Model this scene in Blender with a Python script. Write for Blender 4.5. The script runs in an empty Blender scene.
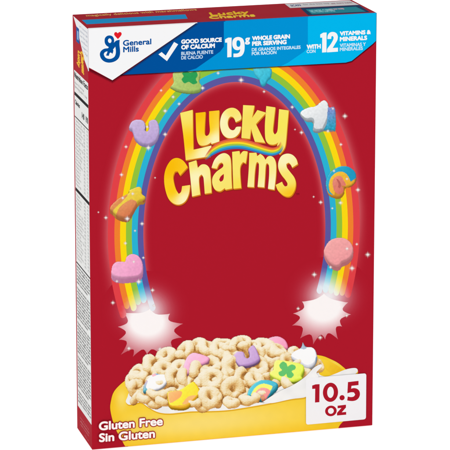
import bpy, math, random
import numpy as np
from mathutils import Vector, noise
from mathutils.geometry import delaunay_2d_cdt

# ------------------------------------------------------------------ camera, world, lamps
S = bpy.context.scene
COL = S.collection
cam = bpy.data.objects.new('camera', bpy.data.cameras.new('camera'))
COL.objects.link(cam)
cam.location = (-0.642, -2.2394, 0.747)
cam.rotation_euler = (1.3220, 0.0003, -0.2766)
cam.data.sensor_width = 36.0
cam.data.lens = 36.0 * 3450.36 / 450.0
cam.data.clip_start, cam.data.clip_end = 0.05, 200.0
S.camera = cam

world = bpy.data.worlds.new('World')
S.world = world
world.use_nodes = True
bg = world.node_tree.nodes['Background']
bg.inputs['Color'].default_value = (1.0, 1.0, 1.0, 1)
bg.inputs['Strength'].default_value = 0.72


def area_lamp(name, loc, aim, size, power):
    l = bpy.data.lights.new(name, 'AREA')
    l.shape, l.size, l.energy = 'DISK', size, power
    o = bpy.data.objects.new(name, l)
    COL.objects.link(o)
    o.location = loc
    o.rotation_euler = (Vector(aim) - Vector(loc)).to_track_quat('-Z', 'Y').to_euler()


area_lamp('key_softbox', (-0.9, -1.9, 1.5), (0, 0, 0.16), 1.3, 8.5)

S.view_settings.view_transform = 'Standard'
S.view_settings.look = 'None'
S.view_settings.exposure = 0.0
S.view_settings.gamma = 1.0

# ------------------------------------------------------------------ sizes (metres) and photo tracing -> face maps
W, WB, D, H, R = 0.2064, 0.2032, 0.0516, 0.3000, 0.0005
hw, hb = W / 2, WB / 2
INK = 0.87


def homography(src, dst):
    A, b = [], []
    for (x, y), (u, v) in zip(src, dst):
        A += [[x, y, 1, 0, 0, 0, -u * x, -u * y], [0, 0, 0, x, y, 1, -v * x, -v * y]]
        b += [u, v]
    h = np.linalg.solve(np.array(A, float), np.array(b, float))
    return np.append(h, 1).reshape(3, 3)


# corners of each printed face as traced, and the same corners on the real face in metres
FRONT = homography([(87.8, 28.4), (377.4, 12.0), (372.4, 426.0), (92.5, 449.7)], [(-hw, H), (hw, H), (hw, 0), (-hw, 0)])
SIDE = homography([(72.7, 15.3), (87.8, 28.4), (92.5, 449.7), (77.2, 427.8)], [(D, H), (0, H), (0, 0), (D, 0)])
TOP = homography([(87.8, 28.4), (377.4, 12.0), (352.0, -0.2), (72.7, 15.3)], [(-hw, 0), (hw, 0), (hb, D), (-hb, D)])


def on_face(face, p, layer):
    off = 0.000010 + 0.000004 * layer
    M = FRONT if face == 'front' else SIDE if face == 'side' else TOP
    q = M @ np.array([p[0], p[1], 1.0])
    u, v = q[0] / q[2], q[1] / q[2]
    e = R
    if face == 'front':
        return (min(max(u, -hw + e), hw - e), -off, min(max(v, e), H - e))
    if face == 'side':
        u = min(max(u, e), D - e)
        v = min(max(v, e), H - e)
        return (-hw + (hw - hb) * u / D - off, u, v)
    v = min(max(v, e), D - e)
    lim = hw - (hw - hb) * v / D - e
    return (min(max(u, -lim), lim), v, H + off)


# ------------------------------------------------------------------ materials
def lin(c):
    r = []
    for k in c[:3]:
        k = k / 255.0
        r.append((k / 12.92 if k <= 0.04045 else ((k + 0.055) / 1.055) ** 2.4) * INK)
    return (r[0], r[1], r[2], c[3] if len(c) > 3 else 1.0)


def ink_material(name, soft=False):
    m = bpy.data.materials.new(name)
    m.use_nodes = True
    nt = m.node_tree
    p = nt.nodes['Principled BSDF']
    a = nt.nodes.new('ShaderNodeAttribute')
    a.attribute_name = 'ink'
    nt.links.new(a.outputs['Color'], p.inputs['Base Color'])
    p.inputs['Specular IOR Level'].default_value = 0.005
    tex = nt.nodes.new('ShaderNodeTexCoord')
    nz = nt.nodes.new('ShaderNodeTexNoise')
    nz.inputs['Scale'].default_value = 60.0
    nz.inputs['Detail'].default_value = 4.0
    nt.links.new(tex.outputs['Object'], nz.inputs['Vector'])
    mr = nt.nodes.new('ShaderNodeMapRange')
    mr.inputs['To Min'].default_value, mr.inputs['To Max'].default_value = 0.42, 0.54
    nt.links.new(nz.outputs['Fac'], mr.inputs['Value'])
    nt.links.new(mr.outputs['Result'], p.inputs['Roughness'])
    if soft:
        nt.links.new(a.outputs['Alpha'], p.inputs['Alpha'])
    return m


INK_M = ink_material('printed_card')
SOFT_M = ink_material('printed_soft_edge', True)


def table_material():
    m = bpy.data.materials.new('white_surface_added_glow')
    m.use_nodes = True
    nt = m.node_tree
    p = nt.nodes['Principled BSDF']
    nz = nt.nodes.new('ShaderNodeTexNoise')
    nz.inputs['Scale'].default_value = 3.0
    mr = nt.nodes.new('ShaderNodeMapRange')
    mr.inputs['To Min'].default_value, mr.inputs['To Max'].default_value = 0.45, 0.55
    nt.links.new(nz.outputs['Fac'], mr.inputs['Value'])
    nt.links.new(mr.outputs['Result'], p.inputs['Roughness'])
    p.inputs['Base Color'].default_value = (0.82, 0.82, 0.82, 1)
    p.inputs['Specular IOR Level'].default_value = 0.2
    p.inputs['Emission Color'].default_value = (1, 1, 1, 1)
    p.inputs['Emission Strength'].default_value = 0.68  # glow added to wash out the contact shadow and fill the box
    return m


# ------------------------------------------------------------------ mesh helpers
def link(name, verts, faces, colors, mat, parent=None, smooth=False):
    me = bpy.data.meshes.new(name)
    me.from_pydata(verts, [], faces)
    at = me.color_attributes.new('ink', 'FLOAT_COLOR', 'POINT')
    at.data.foreach_set('color', np.array(colors, np.float32).ravel())
    me.materials.append(mat)
    if smooth:
        me.polygons.foreach_set('use_smooth', [True] * len(me.polygons))
    o = bpy.data.objects.new(name, me)
    COL.objects.link(o)
    if parent:
        o.parent = parent
    return o


def cr(p0, p1, p2, p3, t):
    return tuple(0.5 * (2 * b + (c - a) * t + (2 * a - 5 * b + 4 * c - d) * t * t + (3 * b - a - 3 * c + d) * t ** 3)
                 for a, b, c, d in zip(p0, p1, p2, p3))


def open_curve(pts, n=6):
    out = []
    for i in range(len(pts) - 1):
        p0 = pts[i - 1] if i else pts[0]
        p3 = pts[i + 2] if i + 2 < len(pts) else pts[-1]
        out += [cr(p0, pts[i], pts[i + 1], p3, k / n) for k in range(n)]
    return out + [tuple(pts[-1])]


def rounded(pts, corner=52, n=5):
    """closed outline: smooth through gentle bends, sharp where it turns more than `corner` degrees"""
    N = len(pts)

    def turn(i):
        a, b, c = pts[i - 1], pts[i], pts[(i + 1) % N]
        d = math.atan2(c[1] - b[1], c[0] - b[0]) - math.atan2(b[1] - a[1], b[0] - a[0])
        return abs((d + math.pi) % (2 * math.pi) - math.pi)
    cor = [i for i in range(N) if turn(i) > math.radians(corner)]
    if not cor:
        out = []
        for i in range(N):
            out += [cr(pts[i - 1], pts[i], pts[(i + 1) % N], pts[(i + 2) % N], k / n) for k in range(n)]
        return out
    out = []
    for a, b in zip(cor, cor[1:] + [cor[0] + N]):
        out += open_curve([pts[k % N] for k in range(a, b + 1)], n)[:-1]
    return out


def T(ox, oy, s, pts):
    return [(ox + x / s, oy + y / s) for x, y in pts]


def inside(p, loops):
    c = False
    for lp in loops:
        j = len(lp) - 1
        for i in range(len(lp)):
            (xi, yi), (xj, yj) = lp[i], lp[j]
            if (yi > p[1]) != (yj > p[1]) and p[0] < (xj - xi) * (p[1] - yi) / (yj - yi) + xi:
                c = not c
            j = i
    return c


def fill(loops, step):
    vs, es = [], []
    for lp in loops:
        b = len(vs)
        vs += [Vector(p) for p in lp]
        es += [(b + i, b + (i + 1) % len(lp)) for i in range(len(lp))]
    if step:
        xs = [v.x for v in vs]
        ys = [v.y for v in vs]
        y, k = min(ys) + step * 0.5, 0
        while y < max(ys):
            x = min(xs) + step * (0.25 + 0.5 * (k % 2))
            while x < max(xs):
                if inside((x, y), loops):
                    vs.append(Vector((x, y)))
                x += step
            y += step * 0.87
            k += 1
    v, _, f, *_ = delaunay_2d_cdt(vs, es, [], 0, 1e-5)
    f = [t for t in f if inside((sum(v[i].x for i in t) / 3, sum(v[i].y for i in t) / 3), loops)]
    return [(p.x, p.y) for p in v], f


def facing(face, vs, fs):
    """wind every face so that it looks out of the box"""
    n = {'front': Vector((0, -1, 0)), 'side': Vector((-1, 0, 0)), 'top': Vector((0, 0, 1))}[face]
    out = []
    for f in fs:
        a, b, c = (Vector(vs[i]) for i in f[:3])
        out.append(tuple(reversed(f)) if (b - a).cross(c - a).dot(n) < 0 else tuple(f))
    return out


def art(name, loops, layer, col, parent, step=0.0, face='front', soft=False):
    """printed shape: outline(s) in tracing units, flat colour or colour function"""
    if not isinstance(loops[0][0], (tuple, list)):
        loops = [loops]
    v, f = fill(loops, step)
    fn = col if callable(col) else (lambda x, y: col)
    vs = [on_face(face, p, layer) for p in v]
    return link(name, vs, facing(face, vs, f), [lin(fn(*p)) for p in v], SOFT_M if soft else INK_M, parent)


def grid_art(name, rows, colors, layer, parent, face='front', soft=False, closed=False):
    """printed shape from rows of points with a colour for each point"""
    n = len(rows[0])
    vs = [on_face(face, p, layer) for r in rows for p in r]
    cs = [lin(c) for r in colors for c in r]
    fs = []
    for i in range(len(rows) - 1):
        for j in range(n if closed else n - 1):
            k = (j + 1) % n
            fs.append((i * n + j, i * n + k, (i + 1) * n + k, (i + 1) * n + j))
    return link(name, vs, facing(face, vs, fs), cs, SOFT_M if soft else INK_M, parent)


def merge(name, objs, parent):
    """several printed strokes of ONE part joined into its one mesh"""
    verts, faces, cols, mat = [], [], [], objs[0].data.materials[0]
    for o in objs:
        b = len(verts)
        me = o.data
        verts += [tuple(v.co) for v in me.vertices]
        faces += [tuple(b + i for i in p.vertices) for p in me.polygons]
        buf = np.zeros(len(me.vertices) * 4, np.float32)
        me.color_attributes['ink'].data.foreach_get('color', buf)
        cols += buf.reshape(-1, 4).tolist()
        bpy.data.objects.remove(o)
        bpy.data.meshes.remove(me)
    return link(name, verts, faces, cols, mat, parent)


def stroke(name, pts, width, layer, col, parent, face='front', n=8, cap=True):
    c = open_curve(pts, n)
    if callable(width):
        ws = [width(i / (len(c) - 1)) / 2 for i in range(len(c))]
    else:
        ws = [width / 2] * len(c)
    l, r = [], []
    for i, p in enumerate(c):
        a, b = c[max(i - 1, 0)], c[min(i + 1, len(c) - 1)]
        d = math.hypot(b[0] - a[0], b[1] - a[1]) or 1
        nx, ny = -(b[1] - a[1]) / d, (b[0] - a[0]) / d
        l.append((p[0] + nx * ws[i], p[1] + ny * ws[i]))
        r.append((p[0] - nx * ws[i], p[1] - ny * ws[i]))
    fn = col if callable(col) else (lambda x, y: col)
    return grid_art(name, [l, r], [[fn(*p) for p in l], [fn(*p) for p in r]], layer, parent, face)


def text_mesh(s, bold):
    cu = bpy.data.curves.new('lettering', 'FONT')
    cu.body = s
    cu.size = 1.0
    cu.resolution_u = 6
    cu.offset = bold
    o = bpy.data.objects.new('lettering', cu)
    COL.objects.link(o)
    dg = bpy.context.evaluated_depsgraph_get()
    me = bpy.data.meshes.new_from_object(o.evaluated_get(dg))
    v = [(p.co.x, p.co.y) for p in me.vertices]
    f = [tuple(p.vertices) for p in me.polygons]
    bpy.data.objects.remove(o)
    bpy.data.curves.remove(cu)
    bpy.data.meshes.remove(me)
    return v, f


CAP = max(p[1] for p in text_mesh('H', 0.0)[0])


def text(name, s, bl, br, tl, layer, col, parent, bold=0.0, face='front', rim=0.0, rimcol=None):
    """lettering from bottom left / bottom right / top left corners; `bold` and `rim` thicken it, in tracing units"""
    v0, f0 = text_mesh(s, 0.0)
    x0, x1 = min(p[0] for p in v0), max(p[0] for p in v0)
    bl, br, tl = ((bl[0] + bold, bl[1] - bold), (br[0] - bold, br[1] - bold), (tl[0] + bold, tl[1] + bold))
    bx, by = (br[0] - bl[0]) / (x1 - x0), (br[1] - bl[1]) / (x1 - x0)
    ux, uy = (tl[0] - bl[0]) / CAP, (tl[1] - bl[1]) / CAP
    p0 = [(bl[0] + (x - x0) * bx + y * ux, bl[1] + (x - x0) * by + y * uy) for x, y in v0]
    fn = col if callable(col) else (lambda x, y: col)
    V, F, C = [], [], []

    def stamp(radius, n, lay, colour):
        for k in range(n if radius else 1):
            a = 2 * math.pi * (k + 0.5) / n
            q = [(x + radius * math.cos(a), y + radius * math.sin(a)) for x, y in p0]
            b = len(V)
            V.extend(on_face(face, c, lay + 0.22 * k) for c in q)
            F.extend(tuple(b + i for i in f) for f in f0)
            C.extend(lin(colour(*c)) for c in q)
    if rim:
        stamp(bold + rim, 16, layer - 4, lambda x, y: rimcol)
        stamp((bold + rim) * 0.5, 8, layer - 1, lambda x, y: rimcol)
    stamp(bold, 8, layer, fn)
    return link(name, V, facing(face, V, F), C, INK_M, parent)


def mix(a, b, t):
    t = min(max(t, 0.0), 1.0)
    return tuple(p + (q - p) * t for p, q in zip(a, b))


def nz(x, y, s, seed=0):
    return noise.noise(Vector((x * s, y * s, seed * 7.31)))


# ------------------------------------------------------------------ the white surface
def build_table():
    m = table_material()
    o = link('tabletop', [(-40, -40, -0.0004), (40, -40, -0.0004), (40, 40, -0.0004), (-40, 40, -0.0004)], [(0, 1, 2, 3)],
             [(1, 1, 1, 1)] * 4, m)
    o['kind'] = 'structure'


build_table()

# ------------------------------------------------------------------ the carton
RED = (176, 25, 43)
WHITE = (247, 247, 248)
CYAN = (0, 183, 238)
MID = (0, 147, 214)
NAVY = (0, 81, 156)

box = bpy.data.objects.new('cereal_box', None)
COL.objects.link(box)
box['label'] = 'tall red cardboard cereal box printed with a rainbow arch and a yellow bowl'
box['category'] = 'cereal box'

CORNER = {}
for sx in (-1, 1):
    for sy in (0, 1):
        for sz in (0, 1):
            CORNER[sx, sy, sz] = Vector((sx * (hb if sy else hw), D * sy, H * sz))
FACES = {
    'front_panel': [(-1, 0, 0), (1, 0, 0), (1, 0, 1), (-1, 0, 1)],
    'back_panel': [(1, 1, 0), (-1, 1, 0), (-1, 1, 1), (1, 1, 1)],
    'left': [(-1, 1, 0), (-1, 0, 0), (-1, 0, 1), (-1, 1, 1)],
    'right': [(1, 0, 0), (1, 1, 0), (1, 1, 1), (1, 0, 1)],
    'top_panel': [(-1, 0, 1), (1, 0, 1), (1, 1, 1), (-1, 1, 1)],
    'bottom_panel': [(-1, 1, 0), (1, 1, 0), (1, 0, 0), (-1, 0, 0)],
}
INSET = {}
for fn_, ks in FACES.items():
    for i, k in enumerate(ks):
        c = CORNER[k]
        INSET[fn_, k] = c + (CORNER[ks[i - 1]] - c).normalized() * R + (CORNER[ks[(i + 1) % 4]] - c).normalized() * R


def build_carton():
    used, parts = set(), {}
    for fname, ks in FACES.items():
        V, F, C = [], [], []

        def add(pts, col, flip=False):
            b = len(V)
            V.extend(tuple(p) for p in pts)
            C.extend([lin(col)] * len(pts))
            F.append(tuple(range(b, b + len(pts))))
        # the flat of the panel
        add([INSET[fname, k] for k in ks], RED)
        ctr = Vector((0, D / 2, H / 2))
        for i in range(4):
            a, b = ks[i], ks[(i + 1) % 4]
            key = frozenset((a, b))
            if key in used:
                continue
            used.add(key)
            other = next(n for n, k2 in FACES.items() if n != fname and a in k2 and b in k2)
            # printed colours run over the folds; right fold also carries painted bend shade
            cuts = [(0.0, RED), (1.0, RED)]
            if {fname, other} == {'front_panel', 'top_panel'}:
                cuts = [(0.0, WHITE), (0.373, NAVY), (0.470, MID), (0.760, CYAN), (1.0, CYAN)]
            elif {fname, other} == {'front_panel', 'left'}:
                cuts = [(0.0, RED), (0.902, (222, 222, 226)), (1.0, WHITE)]
            elif {fname, other} == {'front_panel', 'right'}:
                cuts = [(0.0, (160, 24, 40)), (0.930, (20, 88, 122)), (1.0, CYAN)]
            elif {fname, other} == {'front_panel', 'bottom_panel'}:
                cuts = [(0.0, RED), (0.125, (248, 196, 36)), (0.877, RED), (1.0, RED)]
            vertical = a[2] != b[2]
            s, e = (a, b) if ((a[2] < b[2]) if vertical else (a[0] < b[0])) else (b, a)
            for (t0, c0), (t1, _) in zip(cuts, cuts[1:]):
                prev = None
                for q in range(5):
                    u = q / 4
                    row = []
                    for t in (t0, t1):
                        pa = INSET[fname, s].lerp(INSET[fname, e], t)
                        pb = INSET[other, s].lerp(INSET[other, e], t)
                        pc = CORNER[s].lerp(CORNER[e], t)
                        row.append(pa * (1 - u) ** 2 + pc * 2 * u * (1 - u) + pb * u * u)
                    if prev:
                        quad = [prev[0], prev[1], row[1], row[0]]
                        n = (quad[1] - quad[0]).cross(quad[2] - quad[0])
                        if n.dot(quad[0] - ctr) < 0:
                            quad.reverse()
                        add(quad, c0)
                    prev = row
        if fname in ('top_panel', 'bottom_panel'):
            for k in ks:
                tri = [INSET[n, k] for n, k2 in FACES.items() if k in k2]
                mid = (tri[0] + tri[1] + tri[2]) / 3 + (CORNER[k] - (tri[0] + tri[1] + tri[2]) / 3) * 0.35
                for j in range(3):
                    t3 = [tri[j], tri[(j + 1) % 3], mid]
                    if (t3[1] - t3[0]).cross(t3[2] - t3[0]).dot(mid - ctr) < 0:
                        t3.reverse()
                    add(t3, WHITE if k == (-1, 0, 1) else RED)
        parts[fname] = link('side_panel' if fname in ('left', 'right') else fname, V, F, C, INK_M, box)
    return parts


PANEL = build_carton()
FP, SP, TP = PANEL['front_panel'], PANEL['left'], PANEL['top_panel']


# ------------------------------------------------------------------ rainbow arch on the front
def arch(th, t, lift=0.0):
    """th: angle from the right (0) over the top (90) to the left (180); t: 0 outer edge .. 1 inner edge"""
    a, b = 126.0 - 35.0 * t, 189.0 - 41.0 * t
    x = 233.9 + 0.5 * t + a * math.cos(th)
    return (x, 230 - 0.04 * (x - 234) - b * math.sin(th))


BAND = [0.0, 0.186, 0.345, 0.511, 0.675, 0.840, 1.0]
HUES = [(228, 66, 72), (243, 130, 47), (252, 219, 18), (146, 196, 62), (42, 180, 214), (92, 88, 160)]
FOOT = [(149, 321, 29, 36), (324, 305, 29, 36)]      # where the printed colours pale out into the starbursts
LEFT_END = [(318), (309), (311), (305), (303), (311)]
RIGHT_END = [(298), (296), (296), (294), (293), (294)]


def angle_at(y, t, left):
    lo, hi = (math.pi, math.pi * 1.45) if left else (-0.45 * math.pi, 0)
    for _ in range(40):
        m = (lo + hi) / 2
        yy = arch(m, t)[1]
        if (yy < y) == left:
            lo = m
        else:
            hi = m
    return (lo + hi) / 2


def build_rainbow():
    root = []
    n = 150
    for k in range(6):
        t0, t1 = BAND[k], BAND[k + 1]
        tm = (t0 + t1) / 2
        a0, a1 = angle_at(RIGHT_END[k], tm, False), angle_at(LEFT_END[k], tm, True)
        rows, cols = [[], [], []], [[], [], []]
        cap = 0.021
        ends = [cap * (1 - math.cos(math.pi / 2 * q / 7)) for q in range(8)]
        for th in [a0 + q for q in ends] + [a0 + cap + (a1 - a0 - 2 * cap) * i / n for i in range(1, n)] + [a1 - q for q in reversed(ends)]:
            d = min(th - a0, a1 - th)
            w = math.sqrt(max(0.0, 1 - (1 - d / cap) ** 2)) if d < cap else 1.0
            for r, t in enumerate((tm + (t0 - tm) * w, tm, tm + (t1 - tm) * w)):
                p = arch(th, t)
                rows[r].append(p)
                pale = 0.0
                for fx, fy, rx, ry in FOOT:
                    q = math.hypot((p[0] - fx) / rx, (p[1] - fy) / ry)
                    pale = max(pale, min(1.0, max(0.0, (1.0 - q) * 2.1)))
                cols[r].append(mix(HUES[k], (244, 248, 250), pale * 0.93))
        root.append(grid_art('band', rows, cols, 6, FP))
    o = merge('rainbow', root, FP)
    o['label'] = 'wide six colour rainbow arch printed over the red front'
    # pale printed glow outside and inside of the arch
    gl = []
    for ts, al in (((-0.32, -0.27, -0.22, -0.17, -0.12, -0.07, -0.03, 0.01), (0, 0.008, 0.03, 0.075, 0.14, 0.23, 0.32, 0.42)),
                   ((0.99, 1.02, 1.05, 1.09, 1.13, 1.18, 1.24), (0.46, 0.35, 0.24, 0.13, 0.06, 0.015, 0.0))):
        rows, cols = [], []
        for t, a in zip(ts, al):
            r, c = [], []
            for i in range(n + 1):
                f = i / n
                th = -0.36 + (math.pi + 0.88) * f
                fade = min(1, 9 * f, 9 * (1 - f))
                r.append(arch(th, t))
                c.append(mix(RED, (250, 178, 172), a * fade))
            rows.append(r)
            cols.append(c)
        gl.append(grid_art('glow', rows, cols, 2, FP))
    merge('rainbow_glow', gl, FP)


build_rainbow()


def build_burst(cx, cy, tips, core):
    """opaque print: pinkish spiky edge paling to a white heart; the rainbow's bands end on top of it"""
    ps = sorted(((math.atan2(cy - y, x - cx), math.hypot(x - cx, y - cy)) for x, y in tips))
    out = []
    for i, (a, rad) in enumerate(ps):
        b, r2 = ps[(i + 1) % len(ps)]
        if b < a:
            b += 2 * math.pi
        for f in (0.0, 0.06, 0.14, 0.26, 0.4, 0.6, 0.74, 0.86, 0.94):
            out.append((a + (b - a) * f, (rad + (r2 - rad) * f) * (1 - 0.27 * math.sin(math.pi * f) ** 0.7)))
    fr = [i / 14 for i in range(15)]
    rows = [[(cx + math.cos(an) * r * f, cy - math.sin(an) * r * f) for an, r in out] for f in fr]
    cols = []
    for r in rows:
        c = []
        for x, y in r:
            k = sum(am * math.exp(-((x - gx) / rx) ** 2 - ((y - gy) / ry) ** 2) for gx, gy, rx, ry, am in core)
            d = min(1.0, math.hypot(x - cx, (y - cy) * 1.1) / 33.0)
            c.append(mix(RED, (255, 249, 248), 1 - (1 - min(1, k)) * (1 - (0.70 - 0.42 * d ** 1.5))))
        cols.append(c)
    halo, hc = [], []
    gx, gy, rx, ry, _ = core[0]
    for i in range(13):
        q = i / 12 * 1.9
        halo.append([(gx + rx * 1.12 * q * math.cos(math.pi * j / 24), gy + ry * q * math.sin(math.pi * j / 24)) for j in range(48)])
        hc.append([mix(RED, (246, 247, 249), 0.97 * math.exp(-q * q * 1.25) * (1 - (i / 12) ** 3))] * 48)
    return merge('starburst', [grid_art('b', rows, cols, 5, FP, closed=True), grid_art('b', halo, hc, 4, FP, closed=True)], FP)


o = build_burst(149, 330, [(118, 327), (124, 313), (119, 340), (121, 355), (133, 357), (147, 355), (162, 356), (175, 352), (182, 338), (183, 324), (170, 314), (150, 309)],
                [(146, 311, 21, 21, 0.88), (148, 326, 25, 17, 1.0)])
o['label'] = 'white starburst at the left foot of the rainbow'
o = build_burst(322, 314, [(324, 294), (302, 302), (293, 314), (292, 326), (300, 339), (313, 345), (325, 340), (338, 340), (342, 327), (351, 315), (348, 303)],
                [(328, 297, 21, 21, 0.88), (321, 312, 24, 17, 1.0)])
o['label'] = 'white starburst at the right foot of the rainbow'


# ------------------------------------------------------------------ banner along the top of the front
def build_banner():
    P = [(122.5, 74.9), (346, 62.2), (352, 60.5), (373, 43.5), (377.3, 40.2), (377.4, 12.0), (195.8, 22.2)]
    # soft printed shadow under the banner and under the white corner
    line = [(120, 74.4), (346, 61.6), (352, 60.0), (373, 43.0), (377.4, 39.4)]
    rows = [line, [(x + 0.2, y + 1.0) for x, y in line], [(x + 0.3, y + 2.4) for x, y in line]]
    a = grid_art('sh', rows, [[(20, 8, 36, 0.9)] * 5, [(30, 8, 30, 0.7)] * 5, [(80, 10, 20, 0.0)] * 5], 12, FP, soft=True)
    merge('banner_shadow', [a], FP)
    art('banner', P, 14, CYAN, FP)
    art('banner_field', [(122.5, 74.9), (281, 65.9), (288, 62.5), (304, 51.5), (308, 47.0), (308.0, 15.9), (195.8, 22.2)], 15, MID, FP)
    o = art('banner_field', [(122.5, 74.9), (187, 71.3), (196, 68.5), (220, 51.5), (223.8, 46.5), (223.8, 20.7), (195.8, 22.2)], 16, NAVY, FP)
    o['label'] = 'dark blue field of the banner'
    ln = [(88.0, 68.6), (112.4, 80.4), (195.8, 22.2)]
    rows = [ln, [(88, 70.6), (112.5, 82.2), (197.3, 23.3)], [(88, 72.4), (112.6, 84.0), (199.0, 24.0)]]
    a = grid_art('sh', rows, [[(30, 5, 20, 0.6)] * 3, [(40, 5, 20, 0.35)] * 3, [(40, 5, 20, 0.0)] * 3], 18, FP, soft=True)
    merge('corner_shadow', [a], FP)
    art('banner_corner', [(86, 28.4), (86, 67.8), (112.4, 80.4), (195.8, 22.2)], 20, WHITE, FP)


build_banner()


def build_emblem():
    B = (0, 80, 156)
    g = lambda pts: rounded(T(96, 30, 12.5, pts), 62)
    art('emblem', [g([(107, 140), (112, 103), (135, 77), (168, 68), (203, 78), (222, 105), (227, 138), (222, 160), (246, 137), (268, 128), (296, 123), (293, 180), (300, 250), (300, 302), (285, 350), (250, 385), (202, 405), (150, 409), (100, 393), (62, 356), (48, 310), (56, 274), (80, 248), (110, 233), (150, 228), (157, 213), (130, 195), (113, 170)]),
                   g([(149, 130), (159, 110), (174, 106), (190, 121), (193, 142), (183, 160), (168, 163), (154, 150)]),
                   g([(99, 312), (103, 290), (117, 276), (142, 267), (140, 282), (124, 320), (160, 325), (171, 290), (186, 284), (206, 300), (217, 262), (214, 244), (230, 224), (240, 208), (247, 250), (246, 295), (231, 334), (197, 357), (160, 362), (121, 348)])], 22, B, FP)
    e = lambda pts: T(90, 25, 7.5, pts)
    h = [(209, 106), (190, 86), (181, 72), (184, 58), (196, 53), (208, 62), (219, 53), (232, 55), (237, 68), (229, 84)]
    art('emblem_heart', rounded(e(h), 75), 24, (229, 30, 42), FP)
    text('maker_lettering', 'General', (122.9, 46.0), (151.3, 44.3), (122.9, 40.2), 22, B, FP, 0.27)
    text('maker_lettering', 'Mills', (123.1, 52.5), (138.8, 51.6), (123.1, 46.8), 22, B, FP, 0.27)


build_emblem()


def build_banner_lettering():
    art('check_mark', T(150, 25, 5.625, [(47, 165), (65, 152), (88, 172), (135, 95), (158, 108), (95, 203)]), 22, WHITE, FP)
    PALE, SKY = (196, 219, 240), (205, 234, 250)
    L = [('GOOD SOURCE', (181.1, 43.6), (221.8, 41.4), 39.7, WHITE), ('OF CALCIUM', (181.1, 49.3), (214.9, 47.5), 45.2, WHITE),
         ('BUENA FUENTE', (181.1, 55.0), (213.2, 53.3), 52.0, PALE), ('DE CALCIO', (181.1, 59.3), (202.8, 58.2), 56.3, PALE),
         ('WHOLE GRAIN', (252.0, 40.1), (290.1, 38.0), 36.2, WHITE), ('PER SERVING', (252.0, 45.5), (286.7, 43.6), 41.5, WHITE),
         ('DE GRANOS INTEGRALES', (251.7, 50.9), (300.7, 48.2), 48.1, SKY), ('POR RACIÓN', (251.7, 54.9), (276.5, 53.5), 52.1, SKY),
         ('WITH', (306.7, 48.7), (321.0, 47.9), 44.6, WHITE), ('CON', (306.7, 52.6), (315.7, 52.1), 49.8, SKY),
         ('VITAMINS &', (340.0, 35.0), (371.2, 33.3), 31.2, WHITE), ('MINERALS', (340.0, 40.7), (367.5, 39.2), 36.7, WHITE),
         ('VITAMINAS Y', (340.0, 46.5), (366.2, 45.1), 43.5, SKY), ('MINERALES', (340.0, 50.5), (363.2, 49.2), 47.5, SKY)]
    for s, bl, br, ty, c in L:
        text('banner_lettering', s, (bl[0], bl[1] + 0.25), (br[0], br[1] + 0.25), (bl[0], ty - 0.3), 22, c, FP, 0.36 if c == WHITE else 0.17)
    # the two big figures: slab one + nine, slab one + two
    e = lambda pts: T(215, 15, 5, pts)
    a = art('n', e([(50, 121), (66, 112), (83, 112), (82, 209), (61, 211), (61, 137), (50, 137)]), 22, WHITE, FP)
    nine = [rounded(e([(86, 142), (90, 122), (103, 111), (121, 109), (138, 117), (146, 135), (148, 160), (145, 184), (134, 202), (116, 209), (92, 210), (92, 192), (112, 191), (123, 183), (126, 170), (115, 175), (100, 172), (90, 161)]), 60),
            rounded(e([(107, 142), (109, 129), (117, 125), (125, 131), (127, 145), (123, 156), (115, 158), (109, 153)]), 80)]
    b = art('n', nine, 22, WHITE, FP)
    merge('banner_number', [a, b], FP)
    text('banner_lettering', 'g', (244.9, 42.4), (250.0, 42.1), (244.9, 35.4), 22, WHITE, FP, 0.4)
    e = lambda pts: T(295, 10, 5, pts)
    a = art('n', e([(127, 120), (142, 111), (159, 110), (158, 209), (136, 211), (137, 136), (127, 136)]), 22, WHITE, FP)
    two = rounded(e([(163, 143), (165, 124), (175, 111), (191, 107), (207, 113), (215, 128), (213, 147), (203, 165), (189, 188), (216, 186), (216, 206), (161, 210), (162, 193), (180, 168), (191, 148), (194, 135), (189, 127), (183, 130), (182, 142)]), 58)
    b = art('n', two, 22, WHITE, FP)
    merge('banner_number', [a, b], FP)


build_banner_lettering()


# ------------------------------------------------------------------ title
def outline_shift(pts, dx, dy, grow):
    n = len(pts)
    area = sum(pts[i][0] * pts[(i + 1) % n][1] - pts[(i + 1) % n][0] * pts[i][1] for i in range(n))
    sg = 1 if area > 0 else -1
    out = []
    for i in range(n):
        a, b = pts[i - 1], pts[(i + 1) % n]
        d = math.hypot(b[0] - a[0], b[1] - a[1]) or 1
        out.append((pts[i][0] + sg * (b[1] - a[1]) / d * grow + dx, pts[i][1] - sg * (b[0] - a[0]) / d * grow + dy))
    return out


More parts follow.
